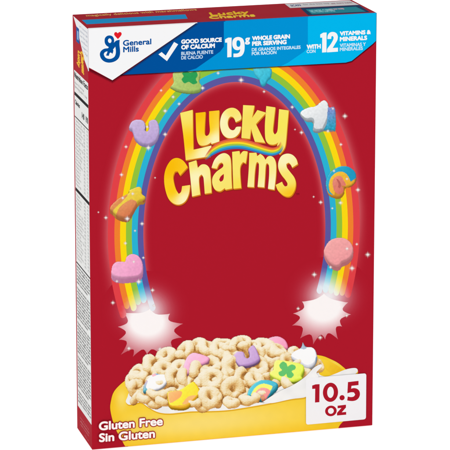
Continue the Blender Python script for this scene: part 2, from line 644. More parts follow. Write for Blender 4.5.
def build_title():
    A = lambda p: T(175, 100, 7.5, p)
    B = lambda p: T(230, 100, 7.5, p)
    C = lambda p: T(160, 150, 7.5, p)
    Dd = lambda p: T(205, 150, 7.5, p)
    E = lambda p: T(250, 150, 7.5, p)
    GOLD, DEEP, PALE, CREAM = (255, 206, 20), (252, 190, 8), (252, 232, 110), (255, 246, 190)
    letters = [
        # outline, counters, gradient (x0,y0,c0)-(x1,y1,c1)
        ([A([(38, 98), (132, 74), (134, 240), (137, 374), (200, 360), (272, 342), (262, 424), (170, 438), (80, 453), (62, 270)])],
         [(185, 112, PALE), (189, 142, GOLD), (205, 155, CREAM)]),
        ([A([(154, 98), (228, 90), (222, 200), (222, 256), (236, 271), (252, 260), (261, 228), (256, 160), (255, 85), (331, 78), (329, 150), (331, 312), (272, 332), (270, 318), (238, 338), (197, 343), (172, 322), (160, 270), (156, 180)])],
         [(198, 113, DEEP), (206, 128, GOLD), (216, 140, CREAM)]),
        ([[(235.6, 122.2), (234.2, 118.6), (232.4, 116.9), (230.4, 116.6), (228.4, 119), (227.6, 123.4), (228.8, 127.8), (231.6, 130.2), (234.3, 129.8), (236.4, 127.0), (241.0, 126.7), (239.3, 132.7), (235.5, 136.8), (231, 138.3), (226.5, 137.6), (222.5, 134), (220.3, 128), (220.1, 121), (222, 114.3), (226, 109.7), (231, 107.8), (235.6, 108.6), (239.4, 112), (241.2, 117.2), (240.2, 120.0)]],
         [(222, 120, CREAM), (232, 112, PALE), (236, 135, CREAM)]),
        ([B([(98, 38), (183, 42), (174, 90), (165, 135), (205, 75), (272, 95), (230, 140), (194, 181), (230, 255), (264, 322), (186, 313), (170, 265), (158, 215), (148, 292), (85, 285), (92, 160)])],
         [(243, 106, PALE), (250, 120, (250, 226, 96)), (262, 140, PALE)]),
        ([B([(272, 45), (340, 55), (328, 160), (322, 232), (336, 259), (355, 233), (362, 150), (368, 68), (440, 78), (430, 190), (418, 325), (403, 372), (372, 408), (356, 385), (352, 350), (362, 318), (345, 330), (318, 336), (286, 326), (265, 290), (261, 200), (266, 120)])],
         [(270, 110, PALE), (277, 125, (250, 236, 90)), (284, 146, PALE)]),
        ([C([(150, 192), (131, 160), (111, 164), (98, 200), (104, 250), (119, 298), (140, 331), (158, 314), (165, 273), (225, 264), (216, 330), (190, 385), (146, 411), (100, 402), (60, 360), (36, 282), (31, 200), (48, 130), (85, 76), (130, 61), (176, 84), (207, 130)])],
         [(168, 168, DEEP), (172, 190, GOLD), (184, 200, CREAM)]),
        ([C([(214, 96), (272, 78), (277, 110), (283, 136), (310, 111), (345, 112), (370, 140), (378, 200), (386, 322), (335, 330), (330, 260), (325, 208), (311, 185), (293, 205), (292, 250), (301, 336), (240, 351), (228, 220)])],
         [(190, 162, PALE), (196, 178, CREAM), (207, 190, PALE)]),
        ([Dd([(48, 134), (70, 75), (108, 36), (150, 25), (185, 50), (195, 110), (197, 200), (202, 290), (152, 300), (148, 287), (112, 311), (75, 298), (55, 258), (56, 208), (85, 165), (132, 130), (136, 106), (124, 95), (105, 106), (88, 142)]),
          Dd([(140, 180), (116, 200), (105, 225), (115, 240), (132, 231), (140, 210)])],
         [(214, 158, CREAM), (222, 170, PALE), (228, 188, PALE)]),
        ([Dd([(203, 15), (258, 8), (262, 38), (285, 10), (319, 12), (312, 60), (305, 102), (285, 91), (268, 115), (262, 150), (265, 220), (271, 286), (212, 292), (207, 150)])],
         [(235, 152, PALE), (238, 170, PALE), (240, 187, (252, 226, 80))]),
        ([[(249.2, 153.0), (256.3, 152.8), (257.0, 156.4), (260.2, 153.9), (263.2, 156.2), (265.4, 160), (267.6, 156.8), (271.0, 156.2), (274.2, 158.6), (276.0, 164.6), (275.8, 176), (274.2, 190.0), (267.9, 188.9), (269.0, 176), (268.9, 166.0), (267.2, 163.3), (265.7, 165.4), (265.0, 176), (264.2, 187.6), (257.5, 187.0), (258.6, 174), (258.8, 164.5), (257.3, 162.0), (255.8, 164.5), (254.6, 174), (253.9, 187.4), (247.3, 187.0), (248.6, 170)]],
         [(250, 156, PALE), (262, 170, (253, 240, 140)), (272, 186, CREAM)]),
        ([E([(316, 133), (305, 110), (289, 96), (272, 106), (276, 132), (301, 166), (331, 206), (343, 250), (336, 298), (312, 340), (283, 352), (250, 342), (222, 318), (204, 296), (192, 263), (240, 239), (247, 258), (262, 275), (278, 271), (280, 250), (262, 220), (235, 186), (213, 142), (213, 90), (236, 45), (276, 28), (316, 36), (346, 66), (358, 106)])],
         [(284, 160, CREAM), (288, 178, PALE), (292, 196, (253, 200, 30))]),
    ]
    parts = []
    for loops, g in letters:
        lp = [rounded(l, 55, 4) for l in loops]
        (x0, y0, c0), (x1, y1, c1), (x2, y2, c2) = g

        def fn(x, y):
            ws = [1 / (((x - a) ** 2 + (y - b) ** 2) ** 1.1 + 6) for a, b in ((x0, y0), (x1, y1), (x2, y2))]
            t = sum(ws)
            return tuple(sum(w * c[k] for w, c in zip(ws, (c0, c1, c2))) / t for k in range(3))
        sh = outline_shift(lp[0], 0.5, 0.9, 0.25)
        parts.append(art('l', sh, 27, (214, 122, 26), FP))
        parts.append(art('l', outline_shift(lp[0], 0.7, 1.5, 0.55), 26, (150, 38, 24), FP))
        parts.append(art('l', lp, 28, fn, FP, step=1.6))
        if len(lp) > 1:
            parts.append(art('l', outline_shift(lp[1], 0.1, 0.1, -0.12), 29, RED, FP))
    o = merge('title_lettering', parts, FP)
    # ribbon rainbow between the two words
    top = [(203.5, 158.5), (207.5, 152.0), (212.5, 146.2), (221, 141.0), (232, 138.6), (243.5, 139.0), (256.5, 142.8), (266, 146.2), (273, 147.6), (278, 145.6), (280.8, 141.0)]
    bot = [(205.5, 160.6), (209.0, 158.2), (214.0, 154.8), (222, 151.4), (232, 149.4), (243.3, 149.6), (256.5, 152.8), (266, 155.2), (273, 155.9), (280.6, 153.0), (284.0, 147.0)]
    a, b = open_curve(top, 6), open_curve(bot, 6)
    hues = [(226, 92, 70), (240, 140, 50), (252, 222, 40), (160, 200, 70), (50, 172, 206), (50, 120, 190)]
    rows, cols = [], []
    for k in range(6):
        for e_ in (0.06, 0.94):
            t = (k + e_) / 6
            rows.append([mix(p, q, t) for p, q in zip(a, b)])
            cl = []
            for i in range(len(a)):
                f = i / (len(a) - 1)
                al = min(1, f * 5.5) * min(1, (1 - f) * 8)
                cl.append(hues[k] + (al,))
            cols.append(cl)
    grid_art('title_rainbow', rows, cols, 31, FP, soft=True)
    text('trade_mark', 'TM', (296, 195.3), (299.2, 195.1), (296, 193.6), 22, (110, 15, 30), FP, 0.0)


build_title()


# ------------------------------------------------------------------ marshmallow shapes printed on the arch
LIGHT = np.array([-0.36, 0.72, 0.60])
LIGHT = LIGHT / np.linalg.norm(LIGHT)


def wob(x, y, z, s):
    return (np.sin(x + 1.3 * np.sin(1.1 * y + s)) + np.sin(1.2 * y + 1.4 * np.sin(0.9 * z + 2 * s)) + np.sin(1.1 * z + 1.5 * np.sin(1.05 * x + 3 * s))) / 3


class Loop:
    """a toasted oat loop: lumpy ring of major radius a, minor radius b"""

    def __init__(s, x, y, z, a, b, tilt, turn, seed):
        s.c, s.a, s.b, s.seed = np.array([x, -y, z], float), a, b, seed
        t, u = math.radians(tilt), math.radians(turn)
        n = Vector((math.sin(t) * math.cos(u), math.sin(t) * math.sin(u), math.cos(t)))
        m = n.to_track_quat('Z', 'Y').to_matrix()
        s.m = np.array(m)
        s.reach = a + b + 3

    def d(s, P):
        q = (P - s.c) @ s.m
        x, y, z = q[:, 0], q[:, 1], q[:, 2]
        k = 0.22
        x = x + 1.3 * wob(x * k, y * k, z * k, s.seed)
        y = y + 1.3 * wob(y * k, z * k, x * k, s.seed + 2)
        rho = np.sqrt(x * x + y * y) + 1e-6
        ca, sa = x / rho, y / rho
        b = s.b * (1 + 0.13 * np.sin(2.0 * ca + 1.7 * sa + s.seed) + 0.10 * (4 * ca ** 3 - 3 * ca) * math.cos(s.seed * 3))
        d = np.sqrt((rho - s.a) ** 2 + (z * 0.95) ** 2) - b
        return d - 0.26 * wob(x * 0.75, y * 0.75, z * 0.75, s.seed + 4) - 0.10 * wob(x * 2.1, y * 2.1, z * 2.1, s.seed + 6) - 0.05 * wob(x * 4.7, y * 4.7, z * 4.7, s.seed + 8)


class Slab:
    """a marshmallow: rounded slab with a traced outline, leaning back so that its lower edge shows"""

    def __init__(s, pts, z, thick, lean, seed, round_=1.5, tilt=0.0):
        s.p = np.array([(x, -y) for x, y in pts])
        lo, hi = s.p.min(0), s.p.max(0)
        s.c = np.array([(lo[0] + hi[0]) / 2, (lo[1] + hi[1]) / 2, z])
        s.z, s.t, s.lean, s.seed, s.ro, s.tilt = z, thick, lean, seed, round_, tilt
        s.reach = float(np.hypot(*(hi - lo)) / 2 + thick * lean + 3)

    def d(s, P):
        x, z = P[:, 0], P[:, 2] - s.tilt * (s.c[1] - P[:, 1])
        y = P[:, 1] + s.lean * np.clip(s.z - z, -2, s.t + 2)
        best = np.full(len(P), 1e9)
        ins = np.zeros(len(P), bool)
        q = np.roll(s.p, 1, 0)
        for (x0, y0), (x1, y1) in zip(q, s.p):
            ex, ey = x1 - x0, y1 - y0
            h = np.clip(((x - x0) * ex + (y - y0) * ey) / (ex * ex + ey * ey + 1e-9), 0, 1)
            best = np.minimum(best, (x - x0 - ex * h) ** 2 + (y - y0 - ey * h) ** 2)
            if abs(ey) > 1e-9:
                c = ((y0 > y) != (y1 > y)) & (x < (y - y0) * ex / ey + x0)
                ins ^= c
        d2 = np.where(ins, -1, 1) * np.sqrt(best)
        w = np.abs(z - (s.z - s.t / 2)) - s.t / 2
        a, b = d2 + s.ro, w + s.ro
        d = np.minimum(np.maximum(a, b), 0) + np.sqrt(np.maximum(a, 0) ** 2 + np.maximum(b, 0) ** 2) - s.ro
        u, v = x * 0.83 + y * 0.55, y * 0.77 - x * 0.61
        return (d * 0.8 - 0.10 * wob(u * 0.33, v * 0.29, z * 0.3, s.seed) - 0.018 * wob(u * 2.3 + 2 * wob(v, u, z, 1.0), v * 1.9, z * 2.2, s.seed)) / math.sqrt(1 + s.tilt ** 2)


def relief(xy, prims, floor=None):
    """how the package artist's photograph sees little 3D food shapes: which one, its height, slope, crevice and light"""
    N = len(xy)
    PX = np.stack([xy[:, 0], -xy[:, 1], np.zeros(N)], 1)

    def field(P, margin, want=False):
        best = np.full(len(P), 30.0)
        who = np.full(len(P), -1)
        if floor is not None:
            f = (P[:, 2] - floor(P[:, 0], P[:, 1])) * 0.7
            best = np.minimum(best, f)
        for i, p in enumerate(prims):
            k = np.nonzero((np.abs(P[:, 0] - p.c[0]) < p.reach + margin) & (np.abs(P[:, 1] - p.c[1]) < p.reach + margin))[0]
            if not len(k):
                continue
            d = p.d(P[k])
            m = d < best[k]
            best[k[m]] = d[m]
            who[k[m]] = i
        return (best, who) if want else best
    ztop = max(p.c[2] + p.reach for p in prims)
    P = PX.copy()
    P[:, 2] = ztop
    live = np.arange(N)
    zmin = min(p.c[2] - p.reach for p in prims) - 8
    for _ in range(64):
        d = field(P[live], 0.5)
        P[live, 2] -= np.maximum(d, 0.02) * 0.75
        live = live[(d > 0.03) & (P[live, 2] > zmin)]
        if not len(live):
            break
    d, who = field(P, 0.5, True)
    hit = (d < 0.7) & (who >= 0)
    H = P.copy()
    e = 0.22
    G = np.stack([field(H + np.eye(3)[k] * e, 1) - field(H - np.eye(3)[k] * e, 1) for k in range(3)], 1)
    G /= np.linalg.norm(G, axis=1)[:, None] + 1e-9
    ao = np.zeros(N)
    for h, w in ((1.0, 0.30), (2.4, 0.30), (5.0, 0.40)):
        ao += w * np.clip(field(H + G * h, 6) / (h * 0.8), 0, 1)
    sh = np.ones(N)
    t = 1.0
    for _ in range(9):
        sh = np.minimum(sh, np.clip(0.5 + 3.2 * field(H + G * 0.5 + LIGHT * t, 14) / t, 0, 1))
        t *= 1.38
    return dict(P=H, who=who, hit=hit, n=G, ao=ao, sh=sh, ndl=np.clip(G @ LIGHT, 0, 1))


def relief_art(prims, box_, step, tone, names, layer, floor=None):
    """prints the view of the prims as dense coloured cells, one mesh for each shape"""
    x0, y0, x1, y1 = box_
    nx, ny = int((x1 - x0) / step) + 1, int((y1 - y0) / step) + 1
    gx, gy = np.meshgrid(x0 + step * np.arange(nx), y0 + step * np.arange(ny))
    xy = np.stack([gx.ravel(), gy.ravel()], 1)
    R_ = relief(xy, prims, floor)
    col = tone(R_, xy)                                   # N x 3, 0..255
    hit, who, z = R_['hit'].reshape(ny, nx), R_['who'].reshape(ny, nx), R_['P'][:, 2].reshape(ny, nx)
    col = col.reshape(ny, nx, 3)
    # colour just outside the silhouette follows the nearest hit, its cover fades to nothing
    acc, cnt = np.zeros_like(col), np.zeros((ny, nx))
    for dy in (-1, 0, 1):
        for dx in (-1, 0, 1):
            m = np.roll(np.roll(hit, dy, 0), dx, 1)
            acc += np.roll(np.roll(col, dy, 0), dx, 1) * m[..., None]
            cnt += m
    col = np.where(hit[..., None], col, acc / np.maximum(cnt, 1)[..., None])
    hit = hit | (cnt >= 6)
    zz = np.where(hit, z, -1e9)
    stack_z = np.stack([zz[:-1, :-1], zz[:-1, 1:], zz[1:, :-1], zz[1:, 1:]])
    for _ in range(2):                                     # a stray gap takes the name of its neighbour
        who = np.where(hit & (who < 0), np.maximum(np.roll(who, 1, 0), np.roll(who, 1, 1)), who)
    stack_w = np.stack([who[:-1, :-1], who[:-1, 1:], who[1:, :-1], who[1:, 1:]])
    top = stack_z.argmax(0)
    cell = np.take_along_axis(stack_w, top[None], 0)[0]
    cell = np.where(stack_z.max(0) > -1e8, cell, -1)
    out = []
    for i, nm in enumerate(names):
        cy, cx = np.nonzero(cell == i)
        if len(cy) < 6:
            out.append(None)
            continue
        idx = np.stack([cy * nx + cx, (cy + 1) * nx + cx, (cy + 1) * nx + cx + 1, cy * nx + cx + 1], 1)
        used, inv = np.unique(idx.ravel(), return_inverse=True)
        pts = [on_face('front', xy[k], layer) for k in used]
        fs = inv.reshape(-1, 4)
        cc = col.reshape(-1, 3)[used]
        al = hit.ravel()[used].astype(float)
        fs = facing('front', pts, [tuple(int(v) for v in f) for f in fs])
        out.append(link(nm, pts, fs, [lin((c[0], c[1], c[2], a_)) for c, a_ in zip(cc, al)], SOFT_M, FP))
    return out


def slab_tone(R_, xy, top, edge, extras, zf, th, lean, tilt=0.0, yc=0.0):
    n = len(xy)
    base = np.zeros((n, 3))
    for i in np.nonzero(R_['hit'])[0]:
        x, y = xy[i]
        depth = zf - (R_['P'][i, 2] - tilt * (y - yc))
        yf = y - lean * max(0.0, depth)                   # the point of the outline this edge point belongs to
        c = top(x, yf) if callable(top) else top
        for pts, ec in extras:
            if inside((x, yf), [pts]):
                c = ec(x, yf) if callable(ec) else ec
        if depth > 1.6 and edge:
            e_ = edge(x, y) if callable(edge) else edge
            c = mix(c[:3], e_[:3], 0.45 * min(1, (depth - 1.6) / 1.0))
        base[i] = c[:3]
    k = 0.45 + 0.36 * R_['ao'] + 0.36 * (0.35 + 0.65 * R_['sh']) * R_['ndl']
    k = np.maximum(k, 0.60) * (1 + 0.02 * wob(xy[:, 0] * 0.9 + xy[:, 1] * 0.7, xy[:, 1] * 1.1 - xy[:, 0] * 0.6, xy[:, 0] * 0.7, 1.0))
    col = base * k[:, None]
    hl = np.clip((R_['ndl'] - 0.80) / 0.2, 0, 1) * R_['sh'] * 0.30
    return np.clip(col + (255 - col) * hl[:, None], 0, 255)


def charm(label, side, edge, top, topfn, extras=(), layer=34, corner=95, whole=False):
    if whole:                                             # several coloured parts side by side: the outline is that of them all
        extras = [(top, topfn)] + list(extras)
        low = max(p[1] for p in side)
        top, topfn, side = side, edge, [(p[0], low + 2.0) for p in side]
    drop = max(2.0, max(p[1] for p in side) - max(p[1] for p in top)) if side else 2.0
    lean = 0.62
    th = drop / lean
    pts = rounded(top, corner, 4)
    ex = [(rounded(p, 100, 4), c) for p, c in extras]
    sl = Slab(pts, 0.0, th, lean, len(label) * 1.3)
    xs, ys = [p[0] for p in pts], [p[1] for p in pts]
    bx = (min(xs) - 2, min(ys) - 2, max(xs) + 2, max(ys) + drop + 3)
    o = relief_art([sl], bx, 0.42, lambda R_, xy: slab_tone(R_, xy, topfn, edge, ex, 0.0, th, lean), ['marshmallow_picture'], layer)[0]
    o['label'] = label
    return o


def soft(c0, c1, x0, y0, x1, y1, amt=0.05, s=0.5, seed=1):
    amt *= 0.55
    dx, dy = x1 - x0, y1 - y0
    L2 = dx * dx + dy * dy

    def fn(x, y):
        t = ((x - x0) * dx + (y - y0) * dy) / L2
        c = mix(c0, c1, t)
        k = 1 + amt * nz(x, y, s, seed) + amt * 0.6 * nz(x, y, s * 3, seed)
        return tuple(min(255, v * k) for v in c)
    return fn


def build_charms():
    e = lambda p: T(165, 55, 4.09, p)
    charm('green hat shaped marshmallow half under the banner', e([(20, 132), (32, 112), (34, 66), (142, 62), (148, 108), (153, 128), (144, 155), (96, 162), (48, 150)]), (96, 128, 52),
          e([(22, 128), (36, 108), (38, 66), (136, 62), (140, 106), (150, 126), (138, 146), (92, 150), (50, 142)]), soft((190, 210, 124), (158, 190, 96), 170, 70, 200, 95, 0.10),
          [(e([(70, 74), (86, 66), (104, 72), (124, 66), (134, 82), (126, 98), (132, 114), (114, 120), (98, 110), (80, 116), (68, 100), (76, 88)]), (44, 158, 84))], layer=8)
    charm('teal moon shaped marshmallow half under the banner', e([(360, 52), (446, 46), (450, 92), (440, 106), (424, 112), (416, 128), (396, 126), (388, 102), (368, 78)]), (22, 128, 160),
          e([(360, 52), (430, 48), (434, 84), (420, 100), (410, 120), (394, 120), (386, 98), (368, 76)]), soft((84, 204, 224), (52, 178, 206), 253, 70, 268, 84, 0.12), layer=8)
    e = lambda p: T(110, 90, 6.43, p)
    charm('lilac horseshoe marshmallow on the left of the arch', e([(122, 240), (130, 210), (150, 192), (190, 186), (222, 200), (238, 236), (250, 198), (280, 186), (304, 196), (322, 240), (322, 290), (300, 345), (262, 372), (212, 374), (168, 350), (142, 310), (140, 262)]), soft((160, 132, 196), (142, 116, 186), 135, 140, 150, 148),
          e([(124, 240), (132, 212), (152, 194), (190, 188), (220, 202), (232, 240), (226, 258), (242, 264), (250, 240), (250, 202), (280, 188), (302, 198), (316, 240), (314, 285), (292, 328), (250, 350), (200, 342), (164, 312), (150, 270), (142, 252)]), soft((202, 182, 220), (182, 158, 208), 140, 120, 152, 146, 0.07),
          [(e([(224, 222), (236, 228), (252, 246), (240, 268), (228, 256)]), (112, 84, 156))])
    e = lambda p: T(95, 170, 6.43, p)
    charm('yellow and orange bottle shaped marshmallow on the left of the arch', e([(94, 240), (150, 180), (214, 146), (218, 128), (282, 104), (304, 120), (306, 150), (328, 172), (318, 198), (290, 204), (268, 240), (238, 310), (204, 340), (150, 320), (120, 290)]), soft((196, 110, 60), (176, 92, 52), 115, 210, 135, 222, 0.06),
          e([(98, 240), (150, 184), (216, 150), (220, 130), (280, 106), (300, 122), (302, 152), (324, 172), (314, 192), (286, 198), (262, 230), (224, 296), (192, 306), (148, 294), (120, 268)]), soft((224, 150, 90), (208, 118, 74), 112, 205, 132, 218, 0.06),
          [(e([(116, 262), (190, 190), (216, 150), (220, 130), (280, 106), (300, 122), (302, 152), (324, 172), (314, 192), (286, 198), (272, 220), (240, 192), (206, 204), (160, 240), (136, 285)]), soft((240, 214, 84), (226, 190, 52), 125, 190, 142, 205, 0.06)),
           (e([(140, 284), (168, 238), (208, 204), (240, 192), (270, 218), (226, 290), (190, 302)]), soft((226, 148, 96), (208, 112, 72), 122, 205, 130, 218, 0.06))])
    e = lambda p: T(100, 240, 6.43, p)
    charm('pink heart marshmallow on the left of the arch', e([(72, 200), (80, 160), (106, 138), (140, 134), (160, 136), (168, 108), (196, 88), (232, 90), (262, 114), (282, 160), (282, 230), (256, 262), (200, 280), (140, 284), (96, 268), (76, 240)]), soft((222, 136, 184), (206, 116, 172), 115, 275, 140, 284, 0.05),
          e([(74, 198), (82, 160), (106, 140), (140, 136), (162, 138), (170, 110), (196, 90), (232, 92), (260, 116), (276, 158), (272, 206), (244, 232), (190, 240), (140, 242), (98, 234), (78, 218)]), soft((244, 176, 208), (236, 156, 198), 115, 258, 142, 276, 0.05))
    e = lambda p: T(285, 80, 5.625, p)
    charm('white unicorn marshmallow on the right of the arch', e([(88, 196), (92, 172), (130, 152), (170, 144), (216, 110), (240, 124), (250, 150), (282, 156), (286, 270), (270, 282), (212, 282), (190, 290), (158, 282), (158, 234), (120, 226)]), soft((176, 182, 186), (150, 160, 168), 300, 110, 330, 130, 0.06),
          e([(90, 190), (94, 172), (130, 152), (170, 146), (214, 112), (238, 126), (242, 160), (236, 210), (214, 260), (206, 272), (166, 270), (164, 222), (146, 210), (120, 214)]), soft((240, 242, 242), (212, 216, 220), 305, 105, 322, 128, 0.04),
          [(e([(140, 150), (170, 78), (190, 130), (172, 146)]), soft((110, 160, 200), (92, 128, 180), 310, 95, 318, 104, 0.2, 0.8)),
           (e([(242, 158), (262, 150), (284, 160), (284, 272), (268, 280), (216, 280), (236, 240)]), soft((130, 140, 200), (40, 160, 190), 328, 108, 330, 130, 0.28, 0.55))], whole=True)
    e = lambda p: T(310, 150, 6.43, p)
    charm('rainbow shaped marshmallow on the right of the arch', e([(104, 230), (108, 180), (140, 132), (190, 104), (246, 104), (290, 136), (298, 180), (290, 206), (262, 230), (226, 240), (220, 276), (196, 302), (160, 304), (120, 284)]), soft((214, 150, 40), (190, 120, 60), 330, 185, 350, 195, 0.06),
          e([(104, 228), (108, 180), (140, 134), (190, 106), (246, 106), (288, 138), (296, 178), (262, 204), (246, 170), (220, 148), (190, 142), (160, 152), (136, 180), (122, 220), (126, 262), (150, 292), (120, 276)]), soft((56, 178, 206), (30, 150, 190), 325, 170, 352, 180, 0.06),
          [(e([(122, 224), (134, 180), (160, 152), (190, 140), (222, 146), (248, 172), (262, 206), (286, 190), (286, 208), (258, 230), (222, 234), (206, 200), (188, 178), (160, 190), (148, 222), (160, 268), (156, 292), (130, 268)]), soft((244, 200, 66), (232, 172, 50), 328, 172, 350, 188, 0.06)),
           (e([(146, 220), (152, 186), (176, 168), (204, 172), (222, 204), (232, 226), (214, 232), (202, 226), (216, 256), (206, 278), (180, 284), (156, 262)]), soft((232, 142, 120), (214, 112, 100), 333, 178, 343, 192, 0.08)),
           (e([(168, 186), (184, 192), (200, 222), (194, 248), (182, 240), (182, 214)]), (190, 96, 88))], whole=True)
    e = lambda p: T(310, 215, 6.43, p)
    charm('round pink balloon marshmallow on the right of the arch', e([(88, 240), (100, 195), (130, 160), (180, 142), (226, 148), (262, 172), (282, 216), (276, 262), (258, 296), (262, 330), (238, 345), (208, 364), (180, 346), (140, 322), (104, 286)]), soft((216, 124, 132), (200, 104, 118), 330, 262, 350, 270, 0.06),
          e([(90, 238), (102, 195), (130, 162), (180, 145), (226, 150), (260, 174), (278, 214), (270, 256), (244, 286), (206, 302), (190, 322), (160, 326), (120, 296)]), soft((244, 170, 168), (234, 150, 154), 328, 240, 348, 265, 0.05))


build_charms()


# ------------------------------------------------------------------ twinkles
def build_sparkles():
    big = [(173, 97, 4), (202.5, 88, 4.5), (241, 80, 5.5), (264, 91.5, 3), (218, 73, 3.5), (179, 104, 3.5), (165, 111, 4.5), (161, 90.5, 3), (165, 134.5, 4.5), (148.3, 148, 5.5), (126, 147, 3.5),
           (147, 127, 3), (121.5, 175, 4), (132.7, 194, 3.5), (122.8, 198.3, 3.5), (127.3, 219, 5.5), (106, 218, 3.8), (142, 224, 4.2), (98.5, 212.5, 2), (135, 231, 2.5), (155, 178, 2), (125.5, 243.5, 3.5),
           (133.8, 262, 3.5), (138.7, 282, 5.5), (117, 281.5, 3.2), (152.5, 290.5, 4.2), (143.3, 258, 3), (113, 303, 4), (154, 306, 3.5), (129, 348.5, 4.2), (160, 349.5, 5), (150, 354.5, 2),
           (345, 116, 5), (301.5, 132.5, 4), (295, 129.5, 2), (341, 144.5, 3.4), (292.2, 107, 4), (333, 108.5, 3), (340.5, 203, 4.5), (358, 190, 4.5), (320.7, 202.5, 4), (313.6, 197, 2.2), (332.3, 208.5, 2.5),
           (347, 179, 3), (334, 171, 3), (367.8, 255, 5), (356.8, 244.5, 3), (347, 249, 4), (352, 268.6, 5.5), (330.5, 267.5, 3.4), (314.2, 275, 5), (346.5, 316, 3.5), (320, 338, 4.5), (298, 309, 3.5), (328, 131, 3.5)]
    for x, y, r in big:
        ps = []
        rows, cols = [], []
        n = 24
        # soft halo
        for f, al in ((0.0, 1.0), (0.2, 1.0), (0.34, 0.55), (0.55, 0.16), (0.8, 0.03), (1.0, 0.0)):
            rows.append([(x + math.cos(2 * math.pi * i / n) * r * 0.70 * f, y + math.sin(2 * math.pi * i / n) * r * 0.62 * f) for i in range(n)])
            cols.append([(255, 244, 240, al)] * n)
        ps.append(grid_art('s', rows, cols, 44, FP, soft=True, closed=True))
        # thin four point star
        pts = []
        for k in range(8):
            a = math.pi / 4 * k
            q = (r * (0.85 if k % 4 else 0.72)) if k % 2 == 0 else r * 0.11
            pts.append((a, q))
        rows = [[(x, y)] * 8, [(x + math.cos(a) * q * 0.5, y + math.sin(a) * q * 0.5) for a, q in pts], [(x + math.cos(a) * q, y + math.sin(a) * q) for a, q in pts]]
        cols = [[(255, 255, 255, 1)] * 8, [(255, 250, 248, 0.8)] * 8, [(255, 240, 238, 0.1)] * 8]
        ps.append(grid_art('s', rows, cols, 45, FP, soft=True, closed=True))
        merge('sparkle', ps, FP)


build_sparkles()


# ------------------------------------------------------------------ bowl, milk and cereal printed at the foot of the front
def build_bowl():
    out = rounded([(110.6, 410), (111.4, 400), (114, 392), (120, 385), (128, 379), (140, 373), (160, 366), (200, 360), (240, 356), (290, 354), (318, 355.6), (330, 359.4), (340, 365), (350, 375), (356, 390), (352, 412), (340, 425), (337.5, 432), (128, 452), (123, 442), (115, 427)], 60, 5)

    def fn(x, y):
        base = (252, 211, 54)
        ybase = 449.7 - (x - 92.5) * 0.0847
        h = (ybase - y) / 50.0
        g = math.exp(-((x - 205) / 95.0) ** 2) * math.exp(-((h - 0.35) / 0.30) ** 2)
        c = mix(base, (254, 228, 130), 0.85 * g)
        c = mix(c, (248, 194, 34), 0.55 * max(0, 1 - h / 0.22) * (0.4 + 0.6 * min(1, abs(x - 215) / 90)))
        c = mix(c, (247, 196, 30), 0.7 * max(0, 1 - (x - 110) / 22.0))
        c = mix(c, (240, 196, 30), 0.6 * max(0, (x - 300) / 40.0))
        c = mix(c, (255, 236, 150), 0.6 * math.exp(-((x - 122) / 5.5) ** 2 - ((y - 399) / 11) ** 2))
        c = mix(c, (255, 236, 150), 0.5 * math.exp(-((x - 333) / 7) ** 2 - ((y - 366) / 5) ** 2))
        k = 1 + 0.012 * nz(x, y, 0.15, 3)
        return tuple(min(255, v * k) for v in c)
    art('bowl', out, 50, fn, FP, step=3.0)
    # inside lip of the bowl at the right, and the pale rim line
    art('bowl_rim', rounded([(318, 358.5), (329, 361.5), (338.5, 366.8), (346, 374), (349, 381), (338, 384), (330, 374), (322, 366)], 60), 51, soft((252, 214, 60), (236, 176, 24), 322, 360, 344, 380), FP, step=2)
    milk = rounded([(126.0, 401.6), (127.6, 397), (129, 393.5), (131.8, 397.6), (135, 400.4), (140.5, 400.6), (150, 402), (185, 400), (225, 398), (258, 396), (272, 388), (292, 380), (306, 374.5), (314, 366.8), (320.6, 363.8), (322.6, 366.4), (318.8, 374), (326, 377), (335, 374.2), (346, 369.8), (355.6, 368.6), (357.2, 372.4), (350, 377), (330, 383.5), (313, 392), (304.8, 397.6), (290, 399.5), (270, 403.5), (250, 407), (228, 410.3), (208, 411.3), (190, 411.6), (170, 413.6), (158, 412.2), (148.5, 407.3), (141, 402.6), (133.6, 404), (128.8, 404.6)], 125, 6)

    def mfn(x, y):
        k = 0.5 + 0.5 * nz(x, y, 0.12, 9)
        return mix((226, 224, 224), (250, 249, 246), 0.35 + 0.9 * k)
    art('milk_shadow', outline_shift(milk, 0.3, 1.3, 0.1), 52, (232, 178, 40), FP)
    art('milk', milk, 53, mfn, FP, step=2.0)


build_bowl()


def ramp(v):
    st = [(-0.6, (132, 82, 38)), (-0.2, (190, 134, 68)), (0.15, (222, 174, 106)), (0.5, (236, 206, 146)), (0.85, (247, 230, 190)), (1.3, (252, 244, 222))]
    if v <= st[0][0]:
        return st[0][1]
    for (a, ca), (b, cb) in zip(st, st[1:]):
        if v <= b:
            return mix(ca, cb, (v - a) / (b - a))
    return st[-1][1]


